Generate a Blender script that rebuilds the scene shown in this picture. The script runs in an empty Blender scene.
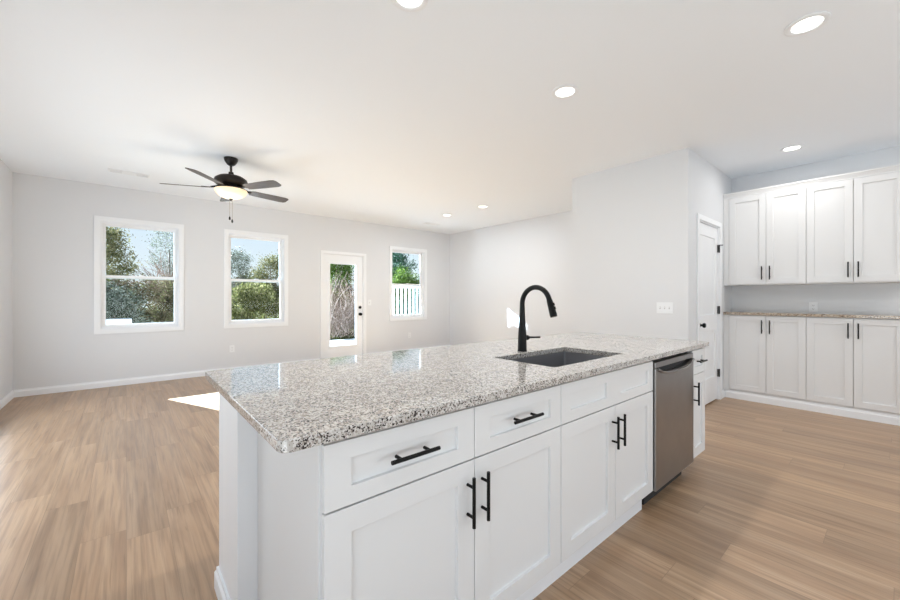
import bpy, bmesh, math, random
import numpy as np
from mathutils import Matrix, Vector

C = bpy.context.scene.collection
SC = bpy.context.scene
random.seed(7)
rng = np.random.default_rng(11)
PI = math.pi
R = math.radians

# ------------------------------------------------------------------ camera
PHI, FPX, CYPX, CAMH = 0.8655, 380.24, 298.06, 1.2344
cam_d = bpy.data.cameras.new('camera')
cam = bpy.data.objects.new('camera', cam_d)
C.objects.link(cam)
cam.location = (0, 0, CAMH)
cam.rotation_euler = (PI / 2, 0, PHI - PI / 2)
cam_d.sensor_width = 36.0
cam_d.lens = 36.0 * FPX / 900.0
cam_d.shift_y = -(300 - CYPX) / 900.0
cam_d.clip_start = 0.02
cam_d.clip_end = 300
SC.camera = cam

# ------------------------------------------------------------------ sky, sun, added fill lamps, exposure
SUN_AZ = math.atan2(0.92, -0.388)      # where the sun stands, seen from the room
SUN_EL = R(29.5)
SUN_STRENGTH = 90.0
SKY_STRENGTH = 1.1
w = bpy.data.worlds.new('sky')
SC.world = w
w.use_nodes = True
nt = w.node_tree
for n in list(nt.nodes):
    nt.nodes.remove(n)
wo = nt.nodes.new('ShaderNodeOutputWorld')
bg = nt.nodes.new('ShaderNodeBackground')
tc = nt.nodes.new('ShaderNodeTexCoord')
sx = nt.nodes.new('ShaderNodeSeparateXYZ')
rp = nt.nodes.new('ShaderNodeValToRGB')
nt.links.new(tc.outputs['Generated'], sx.inputs[0])
nt.links.new(sx.outputs['Z'], rp.inputs[0])
nt.links.new(rp.outputs[0], bg.inputs[0])
nt.links.new(bg.outputs[0], wo.inputs[0])
bg.inputs[1].default_value = SKY_STRENGTH
e = rp.color_ramp.elements
e[0].position = 0.0
e[0].color = (0.88, 0.94, 1.0, 1)
e[1].position = 0.75
e[1].color = (0.22, 0.42, 0.86, 1)
m_ = e.new(0.22)
m_.color = (0.66, 0.82, 1.0, 1)

sd = bpy.data.lights.new('sun', 'SUN')
sd.energy = SUN_STRENGTH
sd.angle = R(0.5)
sd.color = (0.68, 0.83, 1.0)
sun = bpy.data.objects.new('sun', sd)
C.objects.link(sun)
sdir = Vector((math.cos(SUN_AZ) * math.cos(SUN_EL), math.sin(SUN_AZ) * math.cos(SUN_EL), math.sin(SUN_EL)))
sun.rotation_euler = sdir.to_track_quat('Z', 'Y').to_euler()
sun.location = (-6, 14, 12)


def area(name, loc, rot, sx_, sy_, watt, col=(1, 1, 1)):
    d = bpy.data.lights.new(name, 'AREA')
    d.shape = 'RECTANGLE'
    d.size = sx_
    d.size_y = sy_
    d.energy = watt
    d.color = col
    o = bpy.data.objects.new(name, d)
    C.objects.link(o)
    o.location = loc
    o.rotation_euler = rot
    return o


# fill lamps added at the made-up glazing behind and beside the camera
area('fill_lamp_near', (2.2, -2.775, 0.75), (PI / 2 + R(56), 0, 0), 5.4, 1.1, 58, (0.99, 0.995, 1.0))
area('fill_lamp_side', (-1.05, 4.4, 0.70), (0, -PI / 2 - R(10), 0), 1.0, 3.4, 50, (0.82, 0.91, 1.0))
area('fill_lamp_kitchen', (-1.05, -0.9, 0.70), (0, -PI / 2 - R(30), 0), 1.0, 2.9, 24, (0.95, 0.98, 1.0))
DOWNLIGHT_W = 5.5
SC.view_settings.view_transform = 'Standard'
SC.view_settings.look = 'None'
SC.view_settings.gamma = 1
SC.view_settings.use_curve_mapping = False
SC.view_settings.exposure = 0.0
SC.cycles.use_denoising = True
SC.cycles.max_bounces = 12
SC.cycles.diffuse_bounces = 7
SC.cycles.glossy_bounces = 5
SC.cycles.transparent_max_bounces = 12
SC.cycles.sample_clamp_indirect = 6
SC.cycles.caustics_reflective = False
SC.cycles.caustics_refractive = False


# ------------------------------------------------------------------ materials
def mat(name, col, rough=0.5, metal=0.0, spec=0.5):
    m = bpy.data.materials.new(name)
    m.use_nodes = True
    b = m.node_tree.nodes['Principled BSDF']
    b.inputs['Base Color'].default_value = (*col, 1)
    b.inputs['Roughness'].default_value = rough
    b.inputs['Metallic'].default_value = metal
    b.inputs['Specular IOR Level'].default_value = spec
    return m


def N(m, kind, **kw):
    n = m.node_tree.nodes.new(kind)
    for k, v in kw.items():
        if k.startswith('in_'):
            n.inputs[k[3:].replace('_', ' ')].default_value = v
        elif k.startswith('i') and k[1:].isdigit():
            n.inputs[int(k[1:])].default_value = v
        else:
            setattr(n, k, v)
    return n


def LK(m, a, b):
    m.node_tree.links.new(a, b)


def ramp(m, fac, stops):
    r = N(m, 'ShaderNodeValToRGB')
    els = r.color_ramp.elements
    while len(els) < len(stops):
        els.new(0.5)
    for el, (p, c) in zip(els, stops):
        el.position = p
        el.color = (*c, 1) if len(c) == 3 else c
    LK(m, fac, r.inputs[0])
    return r.outputs[0]


def mixc(m, fac, a, b, mode='MIX'):
    n = N(m, 'ShaderNodeMix', data_type='RGBA', blend_type=mode)
    for sock, v in ((n.inputs['Factor'], fac), (n.inputs['A'], a), (n.inputs['B'], b)):
        if hasattr(v, 'is_linked'):
            LK(m, v, sock)
        elif isinstance(v, tuple):
            sock.default_value = (*v, 1)
        else:
            sock.default_value = v
    # colour mix sockets are the RGBA ones
    return n.outputs['Result']


def mixrgb(m, fac, a, b, mode='MIX'):
    n = N(m, 'ShaderNodeMixRGB', blend_type=mode)
    for sock, v in zip(n.inputs, (fac, a, b)):
        if hasattr(v, 'is_linked'):
            LK(m, v, sock)
        elif isinstance(v, tuple):
            sock.default_value = (*v, 1)
        else:
            sock.default_value = v
    return n.outputs[0]


def math_(m, op, a, b=None):
    n = N(m, 'ShaderNodeMath', operation=op)
    for sock, v in zip(n.inputs, (a, b)):
        if v is None:
            continue
        if hasattr(v, 'is_linked'):
            LK(m, v, sock)
        else:
            sock.default_value = v
    return n.outputs[0]


def bsdf(m):
    return m.node_tree.nodes['Principled BSDF']


def bump(m, height, strength, dist=0.002):
    b = N(m, 'ShaderNodeBump')
    b.inputs['Strength'].default_value = strength
    b.inputs['Distance'].default_value = dist
    LK(m, height, b.inputs['Height'])
    LK(m, b.outputs[0], bsdf(m).inputs['Normal'])


def paint(name, col, rough=0.55, scale=220, strength=0.06, spec=0.3):
    m = mat(name, col, rough, 0, spec)
    t = N(m, 'ShaderNodeTexCoord')
    n = N(m, 'ShaderNodeTexNoise')
    n.inputs['Scale'].default_value = scale
    n.inputs['Detail'].default_value = 2
    LK(m, t.outputs['Object'], n.inputs['Vector'])
    bump(m, n.outputs[0], strength, 0.001)
    return m


M_WALL = paint('wall_paint', (0.735, 0.75, 0.772), 0.6)
M_CEIL = paint('ceiling_paint', (0.865, 0.90, 0.94), 0.8, 160, 0.1)
M_TRIM = paint('trim_paint', (0.875, 0.895, 0.92), 0.35, 60, 0.01)
M_CAB = paint('cabinet_paint', (0.775, 0.78, 0.785), 0.38, 60, 0.01, 0.4)
M_VINYL = paint('white_vinyl', (0.90, 0.915, 0.93), 0.35, 60, 0.01)
M_BLACK = mat('matte_black_metal', (0.005, 0.005, 0.005), 0.36, 0.0, 0.2)
M_BRONZE = mat('dark_bronze', (0.022, 0.018, 0.016), 0.4, 0.6)
M_PLATE = mat('white_plastic', (0.84, 0.86, 0.88), 0.35)
M_SWITCH = mat('switch_surround', (0.55, 0.55, 0.55), 0.5)
M_SLOT = mat('slot_grey', (0.25, 0.25, 0.25), 0.6)
M_DARK = mat('dark_recess', (0.03, 0.03, 0.03), 0.7)
M_NICKEL = mat('hinge_steel', (0.35, 0.34, 0.33), 0.35, 0.9)
M_CHAIN = mat('chain_brass', (0.3, 0.25, 0.18), 0.4, 0.8)

# stainless steel, faintly brushed and smudged
M_STEEL = mat('stainless_steel', (0.33, 0.32, 0.315), 0.30, 1.0)
t = N(M_STEEL, 'ShaderNodeTexCoord')
mp = N(M_STEEL, 'ShaderNodeMapping')
mp.inputs['Scale'].default_value = (3, 3, 260)
LK(M_STEEL, t.outputs['Object'], mp.inputs[0])
n1 = N(M_STEEL, 'ShaderNodeTexNoise')
n1.inputs['Scale'].default_value = 3
LK(M_STEEL, mp.outputs[0], n1.inputs['Vector'])
n2 = N(M_STEEL, 'ShaderNodeTexNoise')
n2.inputs['Scale'].default_value = 9
n2.inputs['Detail'].default_value = 3
LK(M_STEEL, t.outputs['Object'], n2.inputs['Vector'])
LK(M_STEEL, ramp(M_STEEL, n2.outputs[0], [(0.3, (0.31, 0.31, 0.31)), (0.7, (0.38, 0.38, 0.38))]), bsdf(M_STEEL).inputs['Roughness'])

M_SINK = mat('sink_steel', (0.42, 0.42, 0.44), 0.36, 0.9)


def granite(name, base1, base2, mid, dark, light, sc=1.0):
    m = mat(name, base1, 0.055, 0, 0.85)
    t = N(m, 'ShaderNodeTexCoord')
    v = t.outputs['Object']
    n = N(m, 'ShaderNodeTexNoise')
    n.inputs['Scale'].default_value = 14 * sc
    n.inputs['Detail'].default_value = 5
    LK(m, v, n.inputs['Vector'])
    c = ramp(m, n.outputs[0], [(0.36, base1), (0.66, base2)])
    # irregular mineral grains: voronoi cells on a warped coordinate
    wn = N(m, 'ShaderNodeTexNoise')
    wn.inputs['Scale'].default_value = 70 * sc
    LK(m, v, wn.inputs['Vector'])
    add = N(m, 'ShaderNodeVectorMath', operation='MULTIPLY_ADD')
    LK(m, wn.outputs['Color'], add.inputs[0])
    add.inputs[1].default_value = (0.012, 0.012, 0.012)
    LK(m, v, add.inputs[2])

    def cells(scale, lo, hi, col, cc, chan):
        vo = N(m, 'ShaderNodeTexVoronoi')
        vo.inputs['Scale'].default_value = scale * sc
        LK(m, add.outputs[0], vo.inputs['Vector'])
        s = N(m, 'ShaderNodeSeparateColor')
        LK(m, vo.outputs['Color'], s.inputs[0])
        f = ramp(m, s.outputs[chan], [(lo, (0, 0, 0)), (hi, (1, 1, 1))])
        return mixrgb(m, f, cc, col)
    c = cells(110, 0.60, 0.64, light, c, 0)
    c = cells(150, 0.74, 0.80, mid, c, 1)
    # dark flecks gather in drifts
    dn = N(m, 'ShaderNodeTexNoise')
    dn.inputs['Scale'].default_value = 22 * sc
    dn.inputs['Detail'].default_value = 3
    LK(m, v, dn.inputs['Vector'])
    vo = N(m, 'ShaderNodeTexVoronoi')
    vo.inputs['Scale'].default_value = 190 * sc
    LK(m, add.outputs[0], vo.inputs['Vector'])
    s = N(m, 'ShaderNodeSeparateColor')
    LK(m, vo.outputs['Color'], s.inputs[0])
    tot = math_(m, 'ADD', s.outputs[2], math_(m, 'MULTIPLY', dn.outputs[0], 0.7))
    f = ramp(m, tot, [(0.0, (0, 0, 0)), (1.0, (0, 0, 0))])
    f = math_(m, 'GREATER_THAN', tot, 1.17)
    c = mixrgb(m, f, c, dark)
    LK(m, c, bsdf(m).inputs['Base Color'])
    return m


M_GRANITE = granite('speckled_granite', (0.50, 0.475, 0.445), (0.61, 0.59, 0.56), (0.33, 0.29, 0.26), (0.05, 0.042, 0.04), (0.68, 0.665, 0.645), 1.35)
M_GRANITE2 = granite('tan_granite', (0.42, 0.33, 0.24), (0.52, 0.44, 0.34), (0.22, 0.15, 0.105), (0.05, 0.035, 0.03), (0.60, 0.53, 0.44))

# vinyl plank floor, boards running along Y
PW, PL = 0.178, 1.22
M_FLOOR = mat('oak_plank_floor', (0.4, 0.3, 0.2), 0.36, 0, 0.8)
m = M_FLOOR
t = N(m, 'ShaderNodeTexCoord')
s = N(m, 'ShaderNodeSeparateXYZ')
LK(m, t.outputs['Object'], s.inputs[0])
X_, Y_ = s.outputs[0], s.outputs[1]
xr = math_(m, 'DIVIDE', X_, PW)
row = math_(m, 'FLOOR', xr)
wn = N(m, 'ShaderNodeTexWhiteNoise', noise_dimensions='1D')
LK(m, row, wn.inputs['W'])
yr = math_(m, 'ADD', math_(m, 'DIVIDE', Y_, PL), math_(m, 'MULTIPLY', wn.outputs['Value'], 5.0))
colm = math_(m, 'FLOOR', yr)
cb = N(m, 'ShaderNodeCombineXYZ')
LK(m, row, cb.inputs[0])
LK(m, colm, cb.inputs[1])
wn2 = N(m, 'ShaderNodeTexWhiteNoise', noise_dimensions='2D')
LK(m, cb.outputs[0], wn2.inputs['Vector'])
rnd = wn2.outputs['Value']


def grain(sx_, sy_, det, dist):
    c_ = N(m, 'ShaderNodeCombineXYZ')
    LK(m, math_(m, 'MULTIPLY', X_, sx_), c_.inputs[0])
    LK(m, math_(m, 'ADD', math_(m, 'MULTIPLY', Y_, sy_), math_(m, 'MULTIPLY', rnd, 37.0)), c_.inputs[1])
    LK(m, math_(m, 'MULTIPLY', rnd, 91.0), c_.inputs[2])
    n_ = N(m, 'ShaderNodeTexNoise')
    n_.inputs['Scale'].default_value = 1.0
    n_.inputs['Detail'].default_value = det
    n_.inputs['Distortion'].default_value = dist
    LK(m, c_.outputs[0], n_.inputs['Vector'])
    return n_.outputs[0]


g1 = grain(13, 0.9, 4, 0.9)
g2 = grain(75, 2.2, 5, 0.3)
g3 = grain(26, 1.4, 3, 1.8)
base = ramp(m, g1, [(0.28, (0.315, 0.192, 0.110)), (0.50, (0.405, 0.262, 0.155)), (0.72, (0.480, 0.325, 0.203))])
fine = ramp(m, g2, [(0.32, (0.66, 0.63, 0.60)), (0.56, (1.06, 1.06, 1.06))])
base = mixrgb(m, 0.75, base, fine, 'MULTIPLY')
streak = ramp(m, g3, [(0.62, (1, 1, 1)), (0.74, (0.66, 0.62, 0.58))])
base = mixrgb(m, 0.8, base, streak, 'MULTIPLY')
tone = ramp(m, rnd, [(0.0, (0.86, 0.86, 0.86)), (0.5, (1.0, 1.0, 1.0)), (1.0, (1.10, 1.10, 1.10))])
base = mixrgb(m, 1.0, base, tone, 'MULTIPLY')
fx = math_(m, 'FRACT', xr)
fy = math_(m, 'FRACT', yr)
ex = math_(m, 'MINIMUM', fx, math_(m, 'SUBTRACT', 1.0, fx))
ey = math_(m, 'MULTIPLY', math_(m, 'MINIMUM', fy, math_(m, 'SUBTRACT', 1.0, fy)), PL / PW)
edge = math_(m, 'MINIMUM', ex, ey)
seam = math_(m, 'LESS_THAN', edge, 0.006)
base = mixrgb(m, math_(m, 'MULTIPLY', seam, 0.45), base, (0.10, 0.065, 0.04))
LK(m, base, bsdf(m).inputs['Base Color'])
LK(m, ramp(m, g2, [(0.3, (0.30, 0.30, 0.30)), (0.7, (0.42, 0.42, 0.42))]), bsdf(m).inputs['Roughness'])
bump(m, math_(m, 'SUBTRACT', g2, math_(m, 'MULTIPLY', seam, 1.5)), 0.10, 0.001)


def glass_mat(name, tint=(1, 1, 1)):
    m = bpy.data.materials.new(name)
    m.use_nodes = True
    nt = m.node_tree
    nt.nodes.clear()
    o = nt.nodes.new('ShaderNodeOutputMaterial')
    mx = nt.nodes.new('ShaderNodeMixShader')
    tr = nt.nodes.new('ShaderNodeBsdfTransparent')
    gl = nt.nodes.new('ShaderNodeBsdfGlossy')
    fr = nt.nodes.new('ShaderNodeFresnel')
    fr.inputs['IOR'].default_value = 1.18
    tr.inputs['Color'].default_value = (*tint, 1)
    gl.inputs['Roughness'].default_value = 0.02
    nt.links.new(fr.outputs[0], mx.inputs[0])
    nt.links.new(tr.outputs[0], mx.inputs[1])
    nt.links.new(gl.outputs[0], mx.inputs[2])
    nt.links.new(mx.outputs[0], o.inputs[0])
    return m


M_GLASS = glass_mat('window_glass', (0.94, 0.96, 0.95))


def emit(name, col, strength):
    m = mat(name, col, 0.4)
    b = bsdf(m)
    b.inputs['Emission Color'].default_value = (*col, 1)
    b.inputs['Emission Strength'].default_value = strength
    return m


M_LENS = emit('downlight_lens', (1.0, 0.97, 0.92), 4.0)
M_BOWL = emit('frosted_bowl', (1.0, 0.82, 0.56), 0.45)
M_BLADE = mat('weathered_blade', (0.17, 0.15, 0.14), 0.45)
t = N(M_BLADE, 'ShaderNodeTexCoord')
mp = N(M_BLADE, 'ShaderNodeMapping')
mp.inputs['Scale'].default_value = (3, 45, 10)
LK(M_BLADE, t.outputs['Object'], mp.inputs[0])
nn = N(M_BLADE, 'ShaderNodeTexNoise')
nn.inputs['Scale'].default_value = 2
nn.inputs['Detail'].default_value = 4
LK(M_BLADE, mp.outputs[0], nn.inputs['Vector'])
LK(M_BLADE, ramp(M_BLADE, nn.outputs[0], [(0.3, (0.055, 0.045, 0.042)), (0.7, (0.12, 0.108, 0.102))]), bsdf(M_BLADE).inputs['Base Color'])


def leaf_mat(name, cols, trans=0.25):
    m = bpy.data.materials.new(name)
    m.use_nodes = True
    nt = m.node_tree
    nt.nodes.clear()
    o = nt.nodes.new('ShaderNodeOutputMaterial')
    mx = nt.nodes.new('ShaderNodeMixShader')
    di = nt.nodes.new('ShaderNodeBsdfDiffuse')
    tl = nt.nodes.new('ShaderNodeBsdfTranslucent')
    ge = nt.nodes.new('ShaderNodeNewGeometry')
    r = nt.nodes.new('ShaderNodeValToRGB')
    els = r.color_ramp.elements
    while len(els) < len(cols):
        els.new(0.5)
    for i, (el, c) in enumerate(zip(els, cols)):
        c = tuple(0.74 * q for q in c)
        el.position = i / (len(cols) - 1)
        el.color = (*c, 1)
    nt.links.new(ge.outputs['Random Per Island'], r.inputs[0])
    nt.links.new(r.outputs[0], di.inputs[0])
    nt.links.new(r.outputs[0], tl.inputs[0])
    mx.inputs[0].default_value = trans
    nt.links.new(di.outputs[0], mx.inputs[1])
    nt.links.new(tl.outputs[0], mx.inputs[2])
    nt.links.new(mx.outputs[0], o.inputs[0])
    return m


M_OLIVE = leaf_mat('olive_leaves', [(0.05, 0.06, 0.02), (0.13, 0.13, 0.05), (0.22, 0.19, 0.09), (0.30, 0.25, 0.14)])
M_GREYGREEN = leaf_mat('grey_green_leaves', [(0.04, 0.05, 0.03), (0.10, 0.12, 0.08), (0.22, 0.23, 0.18), (0.36, 0.35, 0.29)])
M_BROWN = leaf_mat('brown_leaves', [(0.04, 0.035, 0.02), (0.12, 0.09, 0.05), (0.20, 0.15, 0.09), (0.15, 0.17, 0.06)])
M_GREEN = leaf_mat('bright_green_leaves', [(0.03, 0.06, 0.01), (0.08, 0.15, 0.025), (0.16, 0.24, 0.05), (0.28, 0.34, 0.10)])
M_DGREEN = leaf_mat('dark_green_leaves', [(0.01, 0.035, 0.02), (0.03, 0.08, 0.045), (0.06, 0.14, 0.09), (0.10, 0.20, 0.12)])
M_YGREEN = leaf_mat('yellow_green_leaves', [(0.06, 0.07, 0.02), (0.15, 0.155, 0.05), (0.26, 0.24, 0.09), (0.36, 0.31, 0.17)])
M_BARK = paint('bark', (0.16, 0.12, 0.095), 0.9, 40, 0.5)
M_TWIG = leaf_mat('bare_twigs', [(0.16, 0.10, 0.075), (0.30, 0.21, 0.165), (0.46, 0.34, 0.28), (0.58, 0.46, 0.40)], 0.1)
M_CONC = paint('pale_concrete', (0.62, 0.60, 0.57), 0.9, 30, 0.3)
M_WHITEWALL = paint('white_masonry', (0.78, 0.78, 0.76), 0.8, 30, 0.2)
M_SIDING = paint('exterior_siding', (0.6, 0.6, 0.58), 0.7)
M_GROUND = mat('winter_grass', (0.2, 0.2, 0.1), 1.0, 0, 0.0)
t = N(M_GROUND, 'ShaderNodeTexCoord')
nn = N(M_GROUND, 'ShaderNodeTexNoise')
nn.inputs['Scale'].default_value = 2.5
nn.inputs['Detail'].default_value = 6
LK(M_GROUND, t.outputs['Object'], nn.inputs['Vector'])
LK(M_GROUND, ramp(M_GROUND, nn.outputs[0], [(0.35, (0.022, 0.026, 0.009)), (0.65, (0.055, 0.052, 0.026))]), bsdf(M_GROUND).inputs['Base Color'])


# ------------------------------------------------------------------ mesh helpers
def finish(name, bm, material, parent=None, bevel=0.0, smooth=False, seg=2):
    bmesh.ops.remove_doubles(bm, verts=bm.verts, dist=1e-5)
    bmesh.ops.recalc_face_normals(bm, faces=bm.faces)
    me = bpy.data.meshes.new(name)
    bm.to_mesh(me)
    bm.free()
    o = bpy.data.objects.new(name, me)
    C.objects.link(o)
    me.materials.append(material)
    if smooth:
        for p in me.polygons:
            p.use_smooth = True
        if smooth != 'all':
            me.set_sharp_from_angle(angle=R(40))
    if bevel:
        b = o.modifiers.new('edge', 'BEVEL')
        b.width = bevel
        b.segments = seg
        b.limit_method = 'ANGLE'
        b.angle_limit = R(40)
    if parent:
        o.parent = parent
    return o


def box(bm, x0, x1, y0, y1, z0, z1):
    vs = [bm.verts.new(p) for p in ((x0, y0, z0), (x1, y0, z0), (x1, y1, z0), (x0, y1, z0), (x0, y0, z1), (x1, y0, z1), (x1, y1, z1), (x0, y1, z1))]
    for f in ((3, 2, 1, 0), (4, 5, 6, 7), (0, 1, 5, 4), (1, 2, 6, 5), (2, 3, 7, 6), (3, 0, 4, 7)):
        bm.faces.new([vs[i] for i in f])


def boxes(*bs):
    bm = bmesh.new()
    for b in bs:
        box(bm, *b)
    return bm


def grid_solid(us, vs, depth, t, mp, bm=None):
    """Slab over a grid of cells: depth(i,j) is the front level of a cell (None = a hole), t the back level.
    mp(u, v, w) places a point. Walls with openings, recessed-panel doors, worktops with a cut-out."""
    bm = bm or bmesh.new()
    nu, nv = len(us) - 1, len(vs) - 1
    d = [[depth(i, j) for j in range(nv)] for i in range(nu)]
    V = lambda u, v, w_: bm.verts.new(mp(u, v, w_))
    quad = lambda *ps: bm.faces.new([V(*p) for p in ps])

    def g(i, j):
        return d[i][j] if 0 <= i < nu and 0 <= j < nv else None
    for i in range(nu):
        for j in range(nv):
            if d[i][j] is None:
                continue
            a, b, c, e_ = us[i], us[i + 1], vs[j], vs[j + 1]
            for w_ in (d[i][j], t):
                quad((a, c, w_), (b, c, w_), (b, e_, w_), (a, e_, w_))
    for i in range(nu + 1):
        for j in range(nv):
            A, B = g(i - 1, j), g(i, j)
            if A == B:
                continue
            A, B = t if A is None else A, t if B is None else B
            if A != B:
                quad((us[i], vs[j], A), (us[i], vs[j + 1], A), (us[i], vs[j + 1], B), (us[i], vs[j], B))
    for i in range(nu):
        for j in range(nv + 1):
            A, B = g(i, j - 1), g(i, j)
            if A == B:
                continue
            A, B = t if A is None else A, t if B is None else B
            if A != B:
                quad((us[i], vs[j], A), (us[i + 1], vs[j], A), (us[i + 1], vs[j], B), (us[i], vs[j], B))
    bmesh.ops.remove_doubles(bm, verts=bm.verts, dist=1e-5)
    return bm


def panel_slab(x0, x1, z0, z1, panels, t=0.02, rec=0.008, y=0.0):
    """A slab facing -Y (front at y) with recessed flat panels (px0, px1, pz0, pz1)."""
    us = sorted({x0, x1, *[p[0] for p in panels], *[p[1] for p in panels]})
    vs = sorted({z0, z1, *[p[2] for p in panels], *[p[3] for p in panels]})

    def dep(i, j):
        cu, cv = (us[i] + us[i + 1]) / 2, (vs[j] + vs[j + 1]) / 2
        return rec if any(p[0] < cu < p[1] and p[2] < cv < p[3] for p in panels) else 0.0
    return grid_solid(us, vs, dep, t, lambda u, v, w_: (u, y + w_, v))


def wall_bm(axis, level, t, us, zs, holes):
    """Wall at axis=level, thickness t along that axis, with holes (u0, u1, z0, z1)."""
    us = sorted({*us, *[h[0] for h in holes], *[h[1] for h in holes]})
    zs = sorted({*zs, *[h[2] for h in holes], *[h[3] for h in holes]})

    def dep(i, j):
        cu, cv = (us[i] + us[i + 1]) / 2, (zs[j] + zs[j + 1]) / 2
        return None if any(h[0] < cu < h[1] and h[2] < cv < h[3] for h in holes) else 0.0
    mp = (lambda u, v, w_: (level + w_, u, v)) if axis == 'X' else (lambda u, v, w_: (u, level + w_, v))
    return grid_solid(us, zs, dep, t, mp)


def tube(bm, pts, rad, n=12, cap=True):
    pts = [Vector(p) for p in pts]
    rads = rad if isinstance(rad, (list, tuple)) else [rad] * len(pts)
    rings = []
    up = None
    for i, p in enumerate(pts):
        d_ = (pts[min(i + 1, len(pts) - 1)] - pts[max(i - 1, 0)]).normalized()
        if up is None:
            up = d_.orthogonal().normalized()
        up = (up - d_ * up.dot(d_)).normalized()
        sd_ = d_.cross(up)
        rings.append([bm.verts.new(p + (up * math.cos(a) + sd_ * math.sin(a)) * rads[i]) for a in (2 * PI * k / n for k in range(n))])
    for a, b in zip(rings, rings[1:]):
        for k in range(n):
            bm.faces.new((a[k], a[(k + 1) % n], b[(k + 1) % n], b[k]))
    if cap:
        bm.faces.new(list(reversed(rings[0])))
        bm.faces.new(rings[-1])


def lathe(bm, prof, n=40, cx=0, cy=0, cz=0, axis='Z'):
    """Revolve (r, z) profile."""
    rings = []
    for r_, z_ in prof:
        ring = []
        if r_ < 1e-6:
            ring = [bm.verts.new((cx, cy, cz + z_) if axis == 'Z' else (cx, cy + z_, cz))]
        else:
            for k in range(n):
                a = 2 * PI * k / n
                p = (cx + r_ * math.cos(a), cy + r_ * math.sin(a), cz + z_) if axis == 'Z' else (cx + r_ * math.cos(a), cy + z_, cz + r_ * math.sin(a))
                ring.append(bm.verts.new(p))
        rings.append(ring)
    for a, b in zip(rings, rings[1:]):
        for k in range(n):
            k2 = (k + 1) % n
            if len(a) == 1 and len(b) == 1:
                continue
            if len(a) == 1:
                bm.faces.new((a[0], b[k2], b[k]))
            elif len(b) == 1:
                bm.faces.new((a[k], a[k2], b[0]))
            else:
                bm.faces.new((a[k], a[k2], b[k2], b[k]))
    return bm


def sweep(bm, prof, path, side=1):
    """Sweep a profile (out, z) along a path in plan with mitred corners; out is to the left (side=1) of travel."""
    P = [Vector((x, y)) for x, y in path]
    rings = []
    for i, p in enumerate(P):
        dirs = []
        if i > 0:
            dirs.append((P[i] - P[i - 1]).normalized())
        if i < len(P) - 1:
            dirs.append((P[i + 1] - P[i]).normalized())
        ns = [Vector((-d_.y, d_.x)) * side for d_ in dirs]
        n_ = sum(ns, Vector((0, 0)))
        n_ = n_ / n_.dot(ns[0])
        rings.append([bm.verts.new((p.x + n_.x * o_, p.y + n_.y * o_, z_)) for o_, z_ in prof])
    k = len(prof)
    for a, b in zip(rings, rings[1:]):
        for j in range(k):
            bm.faces.new((a[j], a[(j + 1) % k], b[(j + 1) % k], b[j]))
    bm.faces.new(rings[0])
    bm.faces.new(list(reversed(rings[-1])))
    return bm


def thing(name, label=None, cat=None, loc=(0, 0, 0), rotz=0, group=None, kind=None):
    o = bpy.data.objects.new(name, None)
    C.objects.link(o)
    o.empty_display_size = 0.1
    o.location = loc
    o.rotation_euler = (0, 0, rotz)
    tag(o, label, cat, group, kind)
    return o


def tag(o, label=None, cat=None, group=None, kind=None):
    if label:
        o['label'] = label
    if cat:
        o['category'] = cat
    if group:
        o['group'] = group
    if kind:
        o['kind'] = kind
    return o


def struct(name, bm, material, bevel=0.0, smooth=False):
    o = finish(name, bm, material, None, bevel, smooth)
    o['kind'] = 'structure'
    return o


def dup(o, parent=None):
    c = o.copy()
    C.objects.link(c)
    if parent:
        c.parent = parent
    for ch in list(o.children):
        dup(ch, c)
    return c


# ------------------------------------------------------------------ the room
H = 2.798
XL, YB, X0 = -1.075, 7.107, 6.044          # left wall, window wall, far right wall of the living room
X1, Yd, Yj = 4.448, 1.403, 2.753           # pantry block
YN, XR = -2.8, X0
struct('floor', boxes((XL - .15, X0 + .15, YN - .15, YB + .15, -0.12, 0.0)), M_FLOOR)
struct('ceiling', boxes((XL - .15, X0 + .15, YN - .15, YB + .15, H, H + 0.15)), M_CEIL)
# window openings on the window wall (x0, x1)
WIN = [(-0.336, 0.675), (1.213, 2.218), (4.328, 5.334)]
WZ0, WZ1 = 0.740, 2.362
CW = 0.062                                    # casing width
holes = [(a + CW, b - CW, WZ0 + CW, WZ1 - CW) for a, b in WIN]
DX0, DX1, DZ = 2.850, 3.716, 2.098            # glazed door opening
holes.append((DX0, DX1, 0.0, DZ))
struct('wall_back', wall_bm('Y', YB, 0.15, (XL - .15, X0 + .15), (0, H), holes), M_WALL)
struct('wall_right', wall_bm('X', X0, 0.15, (YN, YB), (0, H), []), M_WALL)
ADDED_SIDE_WIN = (2.6, 6.1)  # unseen openings added here and behind the camera to let light in
ADDED_KIT_WIN = (-2.4, 0.6)
struct('wall_left', wall_bm('X', XL, -0.15, (YN, YB), (0, H), [(*ADDED_SIDE_WIN, 0.06, 2.2), (*ADDED_KIT_WIN, 0.06, 2.2)]), M_WALL)
ADDED_NEAR_WIN = (-0.6, 5.0)
struct('wall_near', wall_bm('Y', YN, -0.15, (XL - .15, X0 + .15), (0, H), [(*ADDED_NEAR_WIN, 0.06, 2.2)]), M_WALL)
struct('wall_pantry_side', wall_bm('X', X1, 0.11, (Yd, Yj), (0, H), []), M_WALL)
PX0, PX1, PZ = 4.738, 5.496, 2.092            # pantry door opening
struct('wall_pantry_front', wall_bm('Y', Yd, 0.11, (X1 + .11, X0), (0, H), [(PX0, PX1, 0, PZ)]), M_WALL)
struct('wall_pantry_back', wall_bm('Y', Yj, -0.11, (X1 + .11, X0), (0, H), []), M_WALL)

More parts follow.
